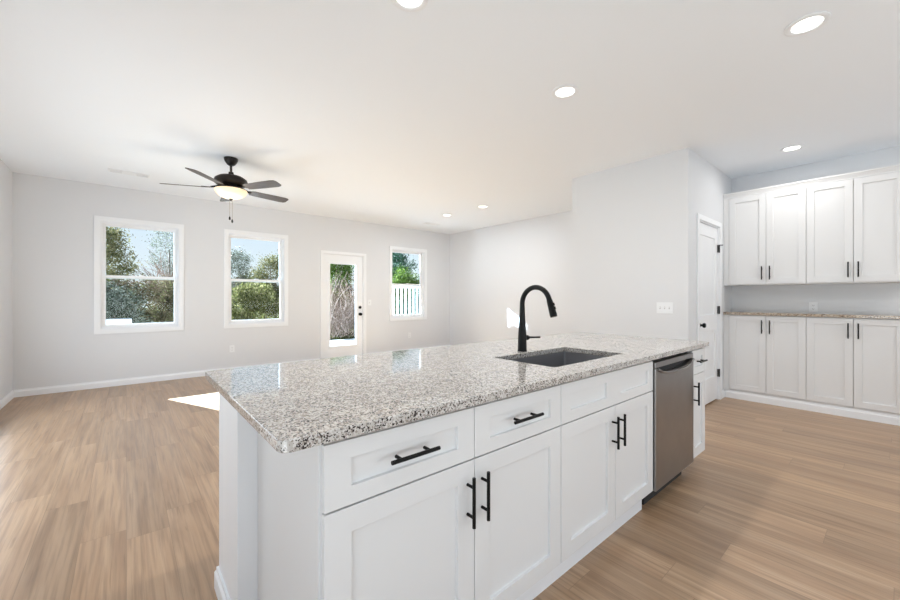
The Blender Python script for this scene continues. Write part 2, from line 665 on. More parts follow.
BB = [(0, 0), (.015, 0), (.015, .068), (.009, .078), (.008, .092), (0, .092)]
struct('baseboard_left', sweep(bmesh.new(), BB, [(XL, YB), (XL, ADDED_SIDE_WIN[1] + CW + .003)], 1), M_TRIM)
struct('baseboard_back', sweep(bmesh.new(), BB, [(2.80, YB), (XL + .015, YB)], 1), M_TRIM)
struct('baseboard_corner', sweep(bmesh.new(), BB, [(X0, Yj), (X0, YB), (3.78, YB)], 1), M_TRIM)
struct('baseboard_right', sweep(bmesh.new(), BB, [(X0, YN), (X0, -0.085)], 1), M_TRIM)
struct('baseboard_pantry', sweep(bmesh.new(), BB, [(X0 - .016, Yj), (X1, Yj), (X1, Yd), (4.690, Yd)], -1), M_TRIM)


# ------------------------------------------------------------------ windows
def casing_bm(x0, x1, z0, z1, cw, t, bottom=True):
    us, vs = [x0, x0 + cw, x1 - cw, x1], [z0, z0 + cw, z1 - cw, z1]
    if not bottom:
        vs = [z0, z1 - cw, z1]
        return grid_solid(us, vs, lambda i, j: None if (i == 1 and j == 0) else 0.0, t, lambda u, v, w_: (u, w_ - t, v))
    return grid_solid(us, vs, lambda i, j: None if (i == 1 and j == 1) else 0.0, t, lambda u, v, w_: (u, w_ - t, v))


def frame_bm(x0, x1, z0, z1, b, y0, y1, bl=None):
    bl = b if bl is None else bl
    us, vs = [x0, x0 + b, x1 - b, x1], [z0, z0 + bl, z1 - b, z1]
    return grid_solid(us, vs, lambda i, j: None if (i == 1 and j == 1) else 0.0, y1 - y0, lambda u, v, w_: (u, y0 + w_, v))


def window(n, width, loc, rotz=0):
    """Double-hung window, local x along the wall from the casing's left edge, y into the wall, z up."""
    t = thing('window_%d' % n, loc=loc, rotz=rotz, kind='structure')
    h = WZ1 - WZ0
    finish('casing', casing_bm(0, width, 0, h, CW, 0.018), M_TRIM, t, 0.002)
    a, b = CW, width - CW
    finish('jamb', frame_bm(a, b, CW, h - CW, 0.012, 0.0, 0.149), M_TRIM, t)
    a, b, zb, zt = a + .012, b - .012, CW + .012, h - CW - .012
    finish('window_frame', frame_bm(a, b, zb, zt, 0.010, 0.055, 0.135), M_VINYL, t, 0.001)
    a, b, zb, zt = a + .010, b - .010, zb + .010, zt - .010
    zm = 0.795                                   # meeting rail
    lo = finish('lower_sash', frame_bm(a, b, zb, zm + .02, 0.034, 0.060, 0.090, 0.042), M_VINYL, t, 0.002)
    finish('pane', boxes((a + .034, b - .034, 0.073, 0.077, zb + .042, zm - .014)), M_GLASS, lo)
    up = finish('upper_sash', frame_bm(a, b, zm - .025, zt, 0.034, 0.095, 0.125), M_VINYL, t, 0.002)
    finish('pane', boxes((a + .034, b - .034, 0.108, 0.112, zm + .009, zt - .034)), M_GLASS, up)
    lk = bmesh.new()
    box(lk, (a + b) / 2 - .03, (a + b) / 2 + .03, 0.052, 0.07, zm + .02, zm + .03)
    finish('sash_lock', lk, M_VINYL, lo, 0.002)
    return t


for n_, (a, b) in enumerate(WIN):
    window(n_ + 1, b - a, (a, YB, WZ0))


def added_glazing(n, width, loc, rotz):
    """Fixed four-pane glazing, added out of view behind and beside the camera for fill."""
    t = thing('window_%d' % n, loc=loc, rotz=rotz, kind='structure')
    z0, z1, k = 0.06, 2.2, 4
    finish('casing', casing_bm(-CW, width + CW, z0 - .055, z1 + CW, CW, 0.018), M_TRIM, t, 0.002)
    us = [0]
    for i in range(k):
        us += [width * i / k + .04, width * (i + 1) / k - .04]
    us.append(width)
    vs = [z0, z0 + .06, z1 - .06, z1]
    finish('window_frame', grid_solid(us, vs, lambda i, j: None if (i % 2 == 1 and j == 1) else 0.0, 0.06, lambda u, v, w_: (u, .05 + w_, v)), M_VINYL, t, 0.002)
    for i in range(k):
        finish('pane', boxes((width * i / k + .04, width * (i + 1) / k - .04, .078, .084, z0 + .06, z1 - .06)), M_GLASS, t)


added_glazing(4, ADDED_SIDE_WIN[1] - ADDED_SIDE_WIN[0], (XL, ADDED_SIDE_WIN[0], 0), PI / 2)
added_glazing(6, ADDED_KIT_WIN[1] - ADDED_KIT_WIN[0], (XL, ADDED_KIT_WIN[0], 0), PI / 2)
added_glazing(5, ADDED_NEAR_WIN[1] - ADDED_NEAR_WIN[0], (ADDED_NEAR_WIN[1], YN, 0), PI)

# ------------------------------------------------------------------ glazed back door
d1 = thing('door_1', loc=(0, YB, 0), kind='structure')
finish('casing', casing_bm(2.812, 3.771, 0, 2.145, 0.050, 0.018, False), M_TRIM, d1, 0.002)
finish('jamb', grid_solid([DX0, DX0 + .012, DX1 - .012, DX1], [0.02, DZ - .012, DZ], lambda i, j: None if (i == 1 and j == 0) else 0.0, 0.149, lambda u, v, w_: (u, w_, v)), M_TRIM, d1)
finish('threshold', boxes((DX0, DX1, 0.0, 0.149, 0.0, 0.02)), M_NICKEL, d1)
GX0, GX1, GZ0, GZ1 = 3.008, 3.560, 0.297, 1.905
sl = [(GX0, GX1, GZ0, GZ1)]
us = [DX0 + .015, GX0, GX1, DX1 - .015]
vs = [0.025, GZ0, GZ1, DZ - .015]
slab = finish('door_slab', grid_solid(us, vs, lambda i, j: None if (i, j) == (1, 1) else 0.0, 0.044, lambda u, v, w_: (u, .022 + w_, v)), M_TRIM, d1, 0.002)
finish('lite_frame', frame_bm(GX0 - .032, GX1 + .032, GZ0 - .032, GZ1 + .032, 0.034, 0.010, 0.0215), M_TRIM, slab, 0.003)
finish('pane', boxes((GX0, GX1, 0.040, 0.046, GZ0, GZ1)), M_GLASS, slab)
for z_, nm, r_ in ((1.044, 'deadbolt', .028), (0.905, 'door_knob', .030)):
    bm = bmesh.new()
    if nm == 'deadbolt':
        lathe(bm, [(0, 0), (.030, 0), (.030, -.010), (.024, -.014), (.012, -.015), (.010, -.026), (0, -.026)], 24, 3.646, 0.0218, z_, 'Y')
    else:
        lathe(bm, [(0, 0), (.031, 0), (.031, -.008), (.013, -.012), (.012, -.034), (.024, -.042), (.028, -.054), (.022, -.066), (0, -.070)], 24, 3.646, 0.0218, z_, 'Y')
    finish(nm, bm, M_BLACK, d1, 0, True)
for z_ in (1.866, 1.071, 0.261):
    bm = bmesh.new()
    tube(bm, [(DX0 + .012, .012, z_ - .05), (DX0 + .012, .012, z_ + .05)], .007, 10)
    finish('hinge', bm, M_NICKEL, d1, 0, True)

# ------------------------------------------------------------------ pantry door
d2 = thing('door_2', loc=(0, Yd, 0), kind='structure')
finish('casing', casing_bm(PX0 - .046, PX1 + .056, 0, PZ + .058, 0.058, 0.018, False), M_TRIM, d2, 0.003)
finish('jamb', grid_solid([PX0, PX0 + .010, PX1 - .010, PX1], [0.0, PZ - .010, PZ], lambda i, j: None if (i == 1 and j == 0) else 0.0, 0.105, lambda u, v, w_: (u, w_, v)), M_TRIM, d2)
a, b = PX0 + .013, PX1 - .013
bm = panel_slab(a, b, 0.014, PZ - .013, [(a + .105, b - .105, 1.04, 1.945), (a + .105, b - .105, 0.30, 0.855)], 0.035, 0.011, 0.012)
finish('door_slab', bm, M_TRIM, d2, 0.003)
bm = bmesh.new()
lathe(bm, [(0, 0), (.031, 0), (.031, -.008), (.013, -.012), (.012, -.032), (.024, -.040), (.028, -.052), (.022, -.064), (0, -.068)], 24, a + .062, 0.0118, 0.935, 'Y')
finish('door_knob', bm, M_BLACK, d2, 0, True)
for z_ in (1.834, 1.09, 0.326):
    bm = bmesh.new()
    tube(bm, [(b + .004, -.004, z_ - .047), (b + .004, -.004, z_ + .047)], .0085, 10)
    box(bm, b - .016, b + .004, .008, .0119, z_ - .045, z_ + .045)
    if z_ > 1.5:                                   # hinge-pin door stop
        tube(bm, [(b + .004, -.004, z_ + .042), (b + .036, -.035, z_ + .044)], .006, 8)
    finish('hinge', bm, M_BLACK, d2, 0, True)

# ------------------------------------------------------------------ island: half wall and its base trim
DF = 0.9177                                  # cabinet door plane
CT0, CT1 = 0.884, 0.914
KX0, KX1, KY0, KY1 = 0.300, 3.225, 1.517, 1.868
hw = thing('half_wall', 'white half wall under the rear of the granite worktop, with its own baseboard', 'half wall', (KX0, KY0, 0))
lx, ly = KX1 - KX0, KY1 - KY0
finish('wall_core', boxes((0, lx, 0, ly, 0, CT0 - .001)), M_TRIM, hw, 0.003)
finish('baseboard', sweep(bmesh.new(), BB, [(0, 0), (0, ly), (lx, ly)], 1), M_TRIM, hw)
finish('filler_strip', boxes((-.012, -.0005, .005, ly, CT0 - .015, CT0 - .001)), M_TRIM, hw, 0.002)


# ------------------------------------------------------------------ cabinets (local x = width, y = depth from the door face, z up)
def bar_pull(parent, x, y, z, length, vertical=True, r_=0.006, stand=0.032):
    bm = bmesh.new()
    h_ = length / 2
    o_ = length * 0.30
    ax = Vector((0, 0, 1)) if vertical else Vector((1, 0, 0))
    c_ = Vector((x, y - stand, z))
    tube(bm, [c_ - ax * h_, c_ + ax * h_], r_, 14)
    for s_ in (-1, 1):
        p_ = c_ + ax * o_ * s_
        tube(bm, [(p_.x, y - .0003, p_.z), (p_.x, y - stand, p_.z)], r_ * 0.85, 10)
    return finish('handle', bm, M_BLACK, parent, 0, True)


def carcass(parent, x0, x1, y1, z0, z1, top=False, t=0.018, back=True):
    y0 = 0.0205
    bs = [(x0, x0 + t, y0, y1, z0, z1), (x1 - t, x1, y0, y1, z0, z1), (x0 + t, x1 - t, y0, y1, z0, z0 + t)]
    if back:
        bs.append((x0 + t, x1 - t, y1 - .008, y1, z0 + t, z1))
    if top:
        bs.append((x0 + t, x1 - t, y0, y1 - .008, z1 - t, z1))
    else:
        bs.append((x0 + t, x1 - t, y0, y0 + .06, z1 - t, z1))
    return finish('body', boxes(*bs), M_CAB, parent)


ST = 0.073


def shaker(parent, name, x0, x1, z0, z1, st=ST, rail=0.066, t=0.02):
    return finish(name, panel_slab(x0, x1, z0, z1, [(x0 + st, x1 - st, z0 + rail, z1 - rail)], t, 0.012), M_CAB, parent, 0.0012)


G = 0.0018                                    # half reveal between fronts
Z_DB, Z_DT, Z_WB, Z_WT = 0.114, 0.6935, 0.6985, 0.868
Z_HD = 0.571                                  # door pull centre
CABTOP = CT0 - .001


def toe_kick(parent, x0, x1, y=0.060, h=0.092):
    bm = bmesh.new()
    sweep(bm, [(0, 0), (.012, 0), (.012, .070), (.007, .080), (.006, h), (0, h)], [(x0, y), (x1, y)], -1)
    finish('toe_board', bm, M_TRIM, parent)


island = []
# 1. double-door cabinet with two drawers at the near end
xa, xb, xm = 0.366, 1.3965, 0.8895
c1 = thing('base_cabinet', 'white base cabinet with two drawers over two tall doors, nearest the worktop corner', 'cabinet', (0, DF, 0), group='white island base cabinets')
carcass(c1, xa, xb, 0.597, 0.095, CABTOP)
for x0, x1, hx in ((xa + .007, xm - G, xm - .033), (xm + G, xb - G, xm + .034)):
    dr = shaker(c1, 'drawer_front', x0, x1, Z_WB, Z_WT, 0.073, 0.048)
    bar_pull(dr, (x0 + x1) / 2, 0, 0.787, 0.165, False)
    dd = shaker(c1, 'door', x0, x1, Z_DB, Z_DT)
    bar_pull(dd, hx, 0, Z_HD, 0.162)
toe_kick(c1, xa, xb)
# 2. sink base
xa, xb, xm = 1.3975, 2.3315, 1.8745
c2 = thing('sink_cabinet', 'white sink cabinet with twin-panel false front above two doors, under the sink', 'cabinet', (0, DF, 0), group='white island base cabinets')
carcass(c2, xa, xb, 0.597, 0.095, CABTOP)
x0, x1 = xa + G, xb - G
finish('false_front', panel_slab(x0, x1, Z_WB, Z_WT, [(1.472, 1.789, Z_WB + .048, Z_WT - .048), (1.937, 2.260, Z_WB + .048, Z_WT - .048)], 0.02, 0.012), M_CAB, c2, 0.0012)
for x0, x1, hx in ((xa + G, xm - G, xm - .034), (xm + G, xb - G, xm + .035)):
    dd = shaker(c2, 'door', x0, x1, Z_DB, Z_DT)
    bar_pull(dd, hx, 0, Z_HD, 0.158)
toe_kick(c2, xa, 2.294)
# 3. dishwasher
dw = thing('dishwasher', 'stainless steel dishwasher with a bowed pocket handle, built into the island', 'dishwasher', (0, DF, 0))
wa, wb = 2.3395, 2.9725
finish('tub', boxes((wa, wb, 0.025, 0.59, 0.10, 0.870)), M_DARK, dw)
finish('toe_panel', boxes((wa + .01, wb - .01, 0.06, 0.08, 0.0, 0.099)), M_DARK, dw)
bm = bmesh.new()
# door skin, its top edge dipping in a shallow curve for the pocket handle
nseg = 28
xs = [wa + (wb - wa) * k / nseg for k in range(nseg + 1)]


def dip(x):
    q = (x - (wa + wb) / 2) / ((wb - wa) / 2 * 0.88)
    return 0.824 - (0.040 * (1 - q * q) ** 0.5 if abs(q) < 1 else 0.0)


def skin(bm, lo, hi, yf, yb):
    cols = []
    for x in xs:
        cols.append([bm.verts.new((x, y, z)) for y, z in ((yf, lo(x)), (yf, hi(x)), (yb, hi(x)), (yb, lo(x)))])
    for a_, b_ in zip(cols, cols[1:]):
        for k in range(4):
            bm.faces.new((a_[k], b_[k], b_[(k + 1) % 4], a_[(k + 1) % 4]))
    bm.faces.new(cols[0])
    bm.faces.new(list(reversed(cols[-1])))


skin(bm, lambda x: 0.108, dip, -0.012, 0.0245)
finish('door', bm, M_STEEL, dw, 0.003)
bm = bmesh.new()
skin(bm, lambda x: 0.826, lambda x: 0.858, -0.010, 0.0245)
finish('control_strip', bm, M_STEEL, dw, 0.002)
finish('handle_pocket', boxes((wa + .03, wb - .03, 0.0205, 0.0248, 0.77, 0.83)), M_DARK, dw)
bm = bmesh.new()
ps = [(x, -0.018 - 0.012 * max(0, 1 - ((x - (wa + wb) / 2) / ((wb - wa) / 2 * .9)) ** 2), dip(x) - 0.006) for x in xs[1:-1]]
tube(bm, ps, 0.0075, 10)
finish('handle', bm, M_STEEL, dw, 0, True)
# 4. narrow end cabinet
xa, xb = 2.9785, 3.2575
c4 = thing('base_cabinet', 'narrow white end cabinet with one drawer and one door, beside the dishwasher', 'cabinet', (0, DF, 0), group='white island base cabinets')
carcass(c4, xa, xb, 0.597, 0.095, CABTOP)
dr = shaker(c4, 'drawer_front', xa + G, xb - G, Z_WB, Z_WT, 0.050, 0.048)
bar_pull(dr, (xa + xb) / 2, 0, 0.787, 0.13, False)
dd = shaker(c4, 'door', xa + G, xb - G, Z_DB, Z_DT, 0.058)
bar_pull(dd, xa + .036, 0, Z_HD, 0.158)
toe_kick(c4, xa, xb - .002, 0.088)

# ------------------------------------------------------------------ island worktop
SKX0, SKX1, SKY0, SKY1 = 1.507, 2.192, 1.025, 1.414
bm = grid_solid([0.2604, SKX0, SKX1, 3.266], [0.8876, SKY0, SKY1, 1.9687], lambda i, j: None if (i, j) == (1, 1) else CT1, CT0, lambda u, v, w_: (u, v, w_))
bmesh.ops.recalc_face_normals(bm, faces=bm.faces)


def round_corners(bm, pts, off):
    es = [e_ for e_ in bm.edges if abs(e_.verts[0].co.z - e_.verts[1].co.z) > .01 and any((e_.verts[0].co.xy - Vector(p)).length < 1e-3 for p in pts)]
    bmesh.ops.bevel(bm, geom=es, offset=off, segments=7, profile=0.5, affect='EDGES')


round_corners(bm, [(0.2604, .8876), (3.266, .8876), (0.2604, 1.9687), (3.266, 1.9687)], 0.028)
round_corners(bm, [(SKX0, SKY0), (SKX1, SKY0), (SKX0, SKY1), (SKX1, SKY1)], 0.012)
ct = finish('countertop', bm, M_GRANITE, None, 0.004, False, 3)
tag(ct, 'long speckled granite worktop with a sink cut-out, lying on the island', 'countertop')

# sink
sk = thing('kitchen_sink', 'dark grey undermount steel sink set into the island worktop', 'sink', (0, 0, 0))
e_ = 0.004
zs = CT0 - .0015
bm = bmesh.new()


def rrect(x0, x1, y0, y1, r_, z, n=5):
    out = []
    for cx_, cy_, a0 in ((x1 - r_, y1 - r_, 0), (x0 + r_, y1 - r_, 90), (x0 + r_, y0 + r_, 180), (x1 - r_, y0 + r_, 270)):
        for k in range(n + 1):
            a_ = R(a0 + 90 * k / n)
            out.append((cx_ + r_ * math.cos(a_), cy_ + r_ * math.sin(a_), z))
    return out


def loft(bm, loops, cap0=False, cap1=True):
    rings = [[bm.verts.new(p) for p in l_] for l_ in loops]
    for a_, b_ in zip(rings, rings[1:]):
        k = len(a_)
        for j in range(k):
            bm.faces.new((a_[j], a_[(j + 1) % k], b_[(j + 1) % k], b_[j]))
    if cap1:
        bm.faces.new(rings[-1])
    if cap0:
        bm.faces.new(list(reversed(rings[0])))


a, b, c_, d_ = SKX0 - .004, SKX1 + .004, SKY0 - .004, SKY1 + .004
loft(bm, [rrect(a - .02, b + .02, c_ - .02, d_ + .02, .03, zs - .002), rrect(a - .02, b + .02, c_ - .02, d_ + .02, .03, zs), rrect(a, b, c_, d_, .014, zs), rrect(a, b, c_, d_, .014, zs - .19),
          rrect(a + .015, b - .015, c_ + .015, d_ - .015, .014, zs - .205), rrect(a + .30, b - .30, c_ + .17, d_ - .17, .010, zs - .208)], False, True)
finish('basin', bm, M_SINK, sk, 0, True)
bm = bmesh.new()
lathe(bm, [(0, 0), (.03, .001), (.042, .004), (.045, .001)], 24, (a + b) / 2, (c_ + d_) / 2, zs - .2075)
finish('drain', bm, M_STEEL, sk, 0, True)

# faucet
fc = thing('faucet', 'tall matte black gooseneck faucet standing behind the sink', 'faucet', (1.824, 1.468, CT1 + .0005))
bm = bmesh.new()
lathe(bm, [(0, 0), (.0285, 0), (.0285, .004), (.0270, .010), (.0250, .09), (.0205, .16), (.0170, .22), (.0152, .27), (.0152, .272), (0, .272)], 32)
finish('faucet_body', bm, M_BLACK, fc, 0, True)
bm = bmesh.new()
pts = [(0, 0, .255), (0, 0, .29)]
ra, zc_ = 0.098, .285
for k in range(0, 19):
    a_ = PI * (k / 18) * 0.90
    pts.append((0, -ra + ra * math.cos(a_), zc_ + ra * math.sin(a_)))
a_ = PI * 0.90
end = Vector(pts[-1])
tan = Vector((0, -math.sin(a_), math.cos(a_))).normalized()
pts.append(tuple(end + tan * .012))
tube(bm, pts, 0.0148, 16)
finish('spout', bm, M_BLACK, fc, 0, True)
bm = bmesh.new()
e2 = end + tan * .008
prof = [(0, .0160), (.010, .0172), (.035, .0180), (.085, .0205), (.098, .0195)]
tube(bm, [tuple(e2 + tan * s_) for s_, r_ in prof], [r_ for s_, r_ in prof], 18)
hd = finish('spray_head', bm, M_BLACK, fc, 0, True)
bm = bmesh.new()
nrm = Vector((0, -tan.z, tan.y)) if tan.y < 0 else Vector((0, tan.z, -tan.y))
nrm = Vector((0, tan.z, -tan.y)).normalized()
for s_ in (.030, .052):
    q = e2 + tan * s_ + nrm * .019
    tube(bm, [tuple(q - tan * .008), tuple(q + tan * .008)], [.007, .007], 10)
finish('spray_button', bm, M_BLACK, hd, 0, True)
bm = bmesh.new()
tube(bm, [(.018, 0, .078), (.052, 0, .078)], .0155, 18)
tube(bm, [(.050, 0, .078), (.062, -.006, .079), (.135, -.030, .077)], [.007, .0062, .0058], 12)
finish('lever', bm, M_BLACK, fc, 0, True)

# ------------------------------------------------------------------ cabinet run on the kitchen wall (faces -X)
XF = 5.684
ORI = -PI / 2                                 # local x -> world -Y, local y -> world +X
JO = [0.054, 0.413, 0.757, 1.113, 1.465]      # joints measured from the pantry wall
UD = 0.335 + .005


def kitchen_unit(label, k0, k1, z0, z1, upper):
    nm = 'wall_cabinet' if upper else 'base_cabinet'
    t = thing(nm, label, 'cabinet', (XF, Yd - .002, 0), ORI, 'white wall cabinets' if upper else 'white shallow base cabinets')
    a_, m_, b_ = JO[k0], JO[k0 + 1], JO[k0 + 2]
    carcass(t, a_ + .0005, b_ - .0005, 0.350, z0, z1, True)
    dz0, dz1 = (z0 + .012, z1 - .004) if upper else (z0 + .012, z1 - .008)
    for x0, x1, hx in ((a_ + .002, m_ - G, m_ - .036), (m_ + G, b_ - .002, m_ + .036)):
        d_ = shaker(t, 'door', x0, x1, dz0, dz1, 0.062, 0.062)
        bar_pull(d_, hx, 0, (dz0 + .125) if upper else (dz1 - .125), 0.158)
    return t


UZ0, UZ1, LZ0, LZ1 = 1.391, 2.462, 0.105, 1.030
u1 = kitchen_unit('white two-door wall cabinet hung nearest the pantry door', 0, 2, UZ0, UZ1, True)
u2 = kitchen_unit('white two-door wall cabinet hung above the wall outlet, farther from the pantry door', 2, 4, UZ0, UZ1, True)
l1 = kitchen_unit('white two-door base cabinet without drawers, nearest the pantry door', 0, 2, LZ0, LZ1, False)
l2 = kitchen_unit('white two-door base cabinet without drawers, below the wall outlet and farther from the pantry door', 2, 4, LZ0, LZ1, False)
# filler strips against the pantry wall belong to the first units
finish('filler_strip', boxes((0.001, JO[0] - .001, 0.003, 0.022, UZ0, UZ1)), M_CAB, u1)
finish('filler_strip', boxes((0.001, JO[0] - .001, 0.003, 0.022, LZ0, LZ1)), M_CAB, l1)
YE = Yd - .002 - JO[4]
bm = bmesh.new()
CR = [(0, UZ1 + .001), (.010, UZ1 + .001), (.012, UZ1 + .014), (.030, UZ1 + .046), (.036, UZ1 + .050), (.036, UZ1 + .064), (0, UZ1 + .064)]
sweep(bm, CR, [(XF + .02, Yd - .002), (XF + .02, YE)], -1)
o = finish('crown_moulding', bm, M_CAB, None)
tag(o, 'white crown moulding running along the top of the wall cabinets', 'moulding')
bm = grid_solid([XF - .022, X0 - .002], [YE - .01, Yd - .002], lambda i, j: LZ1 + .0325, LZ1 + .001, lambda u, v, w_: (u, v, w_))
o = finish('countertop', bm, M_GRANITE2, None, 0.003)
tag(o, 'narrow tan granite countertop lying on the base cabinets under the wall cabinets', 'countertop')
bm = boxes((XF + .018, X0 - .002, YE, Yd - .002, 0.0, LZ0 - .0015))
pl = finish('cabinet_plinth', bm, M_CAB, None)
tag(pl, 'white plinth under the base cabinets by the pantry door', 'plinth')
struct('baseboard_kitchen', sweep(bmesh.new(), BB, [(XF + .0175, YE), (XF + .0175, Yd - .017)], 1), M_TRIM)
struct('baseboard_pantry_front', sweep(bmesh.new(), BB, [(PX1 + .058, Yd), (XF + .0025, Yd)], -1), M_TRIM)

# ------------------------------------------------------------------ electrical plates
def outlet(label, loc, rotz, wide=0.073):
    t = thing('outlet', label, 'outlet', loc, rotz, 'white wall outlets')
    finish('cover_plate', boxes((-wide / 2, wide / 2, -.006, -.0005, -.058, .058)), M_PLATE, t, 0.002)
    for s_ in (-1, 1):
        bm = bmesh.new()
        box(bm, -.017, .017, -.0085, -.006, s_ * .020 - .0145, s_ * .020 + .0145)
        so = finish('socket', bm, M_PLATE, t, 0.003)
        bm = boxes((-.0085, -.0055, -.0092, -.0084, s_ * .020 - .004, s_ * .020 + .006), (.0055, .0085, -.0092, -.0084, s_ * .020 - .004, s_ * .020 + .006), (-.0025, .0025, -.0092, -.0084, s_ * .020 - .011, s_ * .020 - .006))
        finish('slots', bm, M_SLOT, so)
    return t


outlet('white outlet low on the grey wall below the second window', (1.328, YB, .399), 0)
outlet('white outlet low on the grey wall below the window right of the glazed door', (4.848, YB, .397), 0)
outlet('white outlet on the kitchen wall above the tan granite counter', (X0, .624, 1.13), -PI / 2)


def switch(label, loc, rotz, gangs):
    t = thing('light_switch', label, 'light switch', loc, rotz, 'white light switches')
    wd = 0.073 + .046 * (gangs - 1)
    finish('cover_plate', boxes((-wd / 2, wd / 2, -.006, -.0005, -.060, .060)), M_PLATE, t, 0.002)
    for k in range(gangs):
        cx_ = (k - (gangs - 1) / 2) * .046
        bm = boxes((cx_ - .006, cx_ + .006, -.0075, -.006, -.013, .013))
        bz = finish('bezel', bm, M_SWITCH, t, 0.001)
        bm = bmesh.new()
        box(bm, cx_ - .004, cx_ + .004, -.017, -.0075, 0, .009)
        finish('toggle', bm, M_PLATE, bz, 0.001)
    return t


switch('white single light switch on the grey wall beside the glazed door', (3.852, YB, 1.142), 0, 1)
switch('wide white three-gang light switch plate on the pantry wall', (X1, 1.630, 1.128), -PI / 2, 3)


# ------------------------------------------------------------------ recessed lights
def downlight_proto(label, x, y):
    t = thing('recessed_light', label, 'ceiling light', (x, y, H), 0, 'recessed ceiling lights')
    bm = bmesh.new()
    lathe(bm, [(.098, -.0005), (.098, -.006), (.092, -.010), (.078, -.011), (.068, -.006), (.066, -.0005)], 40)
    finish('trim_ring', bm, M_PLATE, t, 0, True)
    bm = bmesh.new()
    lathe(bm, [(0, -.0035), (.066, -.0035), (.066, -.0010), (0, -.0010)], 32)
    finish('lens', bm, M_LENS, t)
    return t


def lamp_at(x, y, watt):
    d = bpy.data.lights.new('downlight_lamp', 'AREA')
    d.shape = 'DISK'
    d.size = 0.13
    d.energy = watt
    d.color = (0.90, 0.95, 1.0) if y > 3 else (1.0, 0.98, 0.95)
    o = bpy.data.objects.new('downlight_lamp', d)
    C.objects.link(o)
    o.location = (x, y, H - .014)


DL = [(2.529, 1.627, 'round recessed ceiling light over the island sink'),
      (1.120, 1.640, 'recessed ceiling light cut by the top edge, over the near end of the island'),
      (2.957, 0.331, 'large-looking recessed ceiling light over the walkway beside the island'),
      (5.282, 0.707, 'recessed ceiling light in front of the wall cabinets'),
      (4.638, 4.579, 'small distant recessed ceiling light, closer to the pantry wall'),
      (5.282, -0.95, 'added unseen recessed ceiling light beyond the picture edge, over the far end of the wall cabinets'),  # this one and the next are added out of view to brighten the kitchen
      (2.957, -1.15, 'added unseen recessed ceiling light behind the photographer, over the kitchen floor'),
      (4.597, 5.487, 'small distant recessed ceiling light, closer to the small ceiling vent')]
proto = None
for x, y, lab in DL:
    if proto is None:
        proto = downlight_proto(lab, x, y)
    else:
        q = dup(proto)
        q.location = (x, y, H)
        q['label'] = lab
    lamp_at(x, y, DOWNLIGHT_W * (2.4 if y > 3 else 1.3 if y < 0 else 2.4 if 1.5 < y < 2 else 1.0))


# ------------------------------------------------------------------ ceiling vents
def vent(label, x, y, lx, ly):
    t = thing('ceiling_vent', label, 'vent', (x, y, H), 0, 'white ceiling vents')
    us = [-lx / 2, -lx / 2 + .018, lx / 2 - .018, lx / 2]
    vs = [-ly / 2, -ly / 2 + .018, ly / 2 - .018, ly / 2]
    finish('vent_frame', grid_solid(us, vs, lambda i, j: None if (i, j) == (1, 1) else -.008, -.0005, lambda u, v, w_: (u, v, w_)), M_PLATE, t, 0.002)
    finish('backing', boxes((us[1], us[2], vs[1], vs[2], -.0015, -.0005)), M_DARK, t)
    k = 5
    cuts = [us[1], -lx / 6 - .006, -lx / 6 + .006, lx / 6 - .006, lx / 6 + .006, us[2]]
    for s_ in range(k):
        yy = vs[1] + (vs[2] - vs[1]) * (s_ + .5) / k
        bm = bmesh.new()
        for q_ in range(3):                        # the middle bank is nearly shut
            hw_ = .0108 if q_ == 1 else .0050
            box(bm, cuts[2 * q_], cuts[2 * q_ + 1], yy - hw_, yy + hw_, -.0065, -.002)
        finish('slat', bm, M_PLATE, t)
    for s_ in (-1, 1):
        finish('divider', boxes((s_ * lx / 6 - .006, s_ * lx / 6 + .006, vs[1], vs[2], -.0078, -.0066)), M_PLATE, t)
    return t


vent('white louvred ceiling vent near the leftmost window', 0.03, 6.22, 0.40, 0.15)
vent('white louvred ceiling vent near the far corner, above the window right of the glazed door', 4.89, 6.34, 0.36, 0.15)

# ------------------------------------------------------------------ ceiling fan
fan = thing('ceiling_fan', 'dark bronze five-blade ceiling fan with a lit frosted bowl and pull chains', 'ceiling fan', (0.893, 4.83, 0.033))
zz = lambda z_: z_
bm = bmesh.new()
HC = H - .033                                 # ceiling level in the fan's own frame
lathe(bm, [(0, HC - .001), (.070, HC - .001), (.070, HC - .016), (.062, HC - .040), (.042, HC - .070), (.022, HC - .084), (0, HC - .084)], 40)
finish('canopy', bm, M_BRONZE, fan, 0, True)
bm = bmesh.new()
tube(bm, [(0, 0, HC - .08), (0, 0, 2.565)], .0125, 16)
lathe(bm, [(0.0126, 2.615), (.024, 2.610), (.030, 2.575), (.030, 2.56)], 24)
finish('downrod', bm, M_BRONZE, fan, 0, True)
bm = bmesh.new()
lathe(bm, [(0, 2.572), (.055, 2.570), (.120, 2.556), (.158, 2.530), (.168, 2.505), (.164, 2.480), (.140, 2.462), (.105, 2.452), (0, 2.450)], 48)
finish('motor_housing', bm, M_BRONZE, fan, 0, True)
bm = bmesh.new()
lathe(bm, [(0, 2.4495), (.085, 2.4495), (.092, 2.440), (.088, 2.424), (.120, 2.416), (.128, 2.410), (0, 2.410)], 40)
finish('light_fitter', bm, M_BRONZE, fan, 0, True)
bm = bmesh.new()
lathe(bm, [(.135, 2.410), (.160, 2.409), (.163, 2.400), (.150, 2.372), (.120, 2.342), (.075, 2.322), (.030, 2.314), (0, 2.313)], 40)
finish('light_bowl', bm, M_BOWL, fan, 0, 'all')
bm = bmesh.new()
lathe(bm, [(0, 2.316), (.022, 2.314), (.020, 2.304), (.010, 2.298), (.008, 2.288), (0, 2.284)], 20)
finish('finial', bm, M_BRONZE, fan, 0, True)
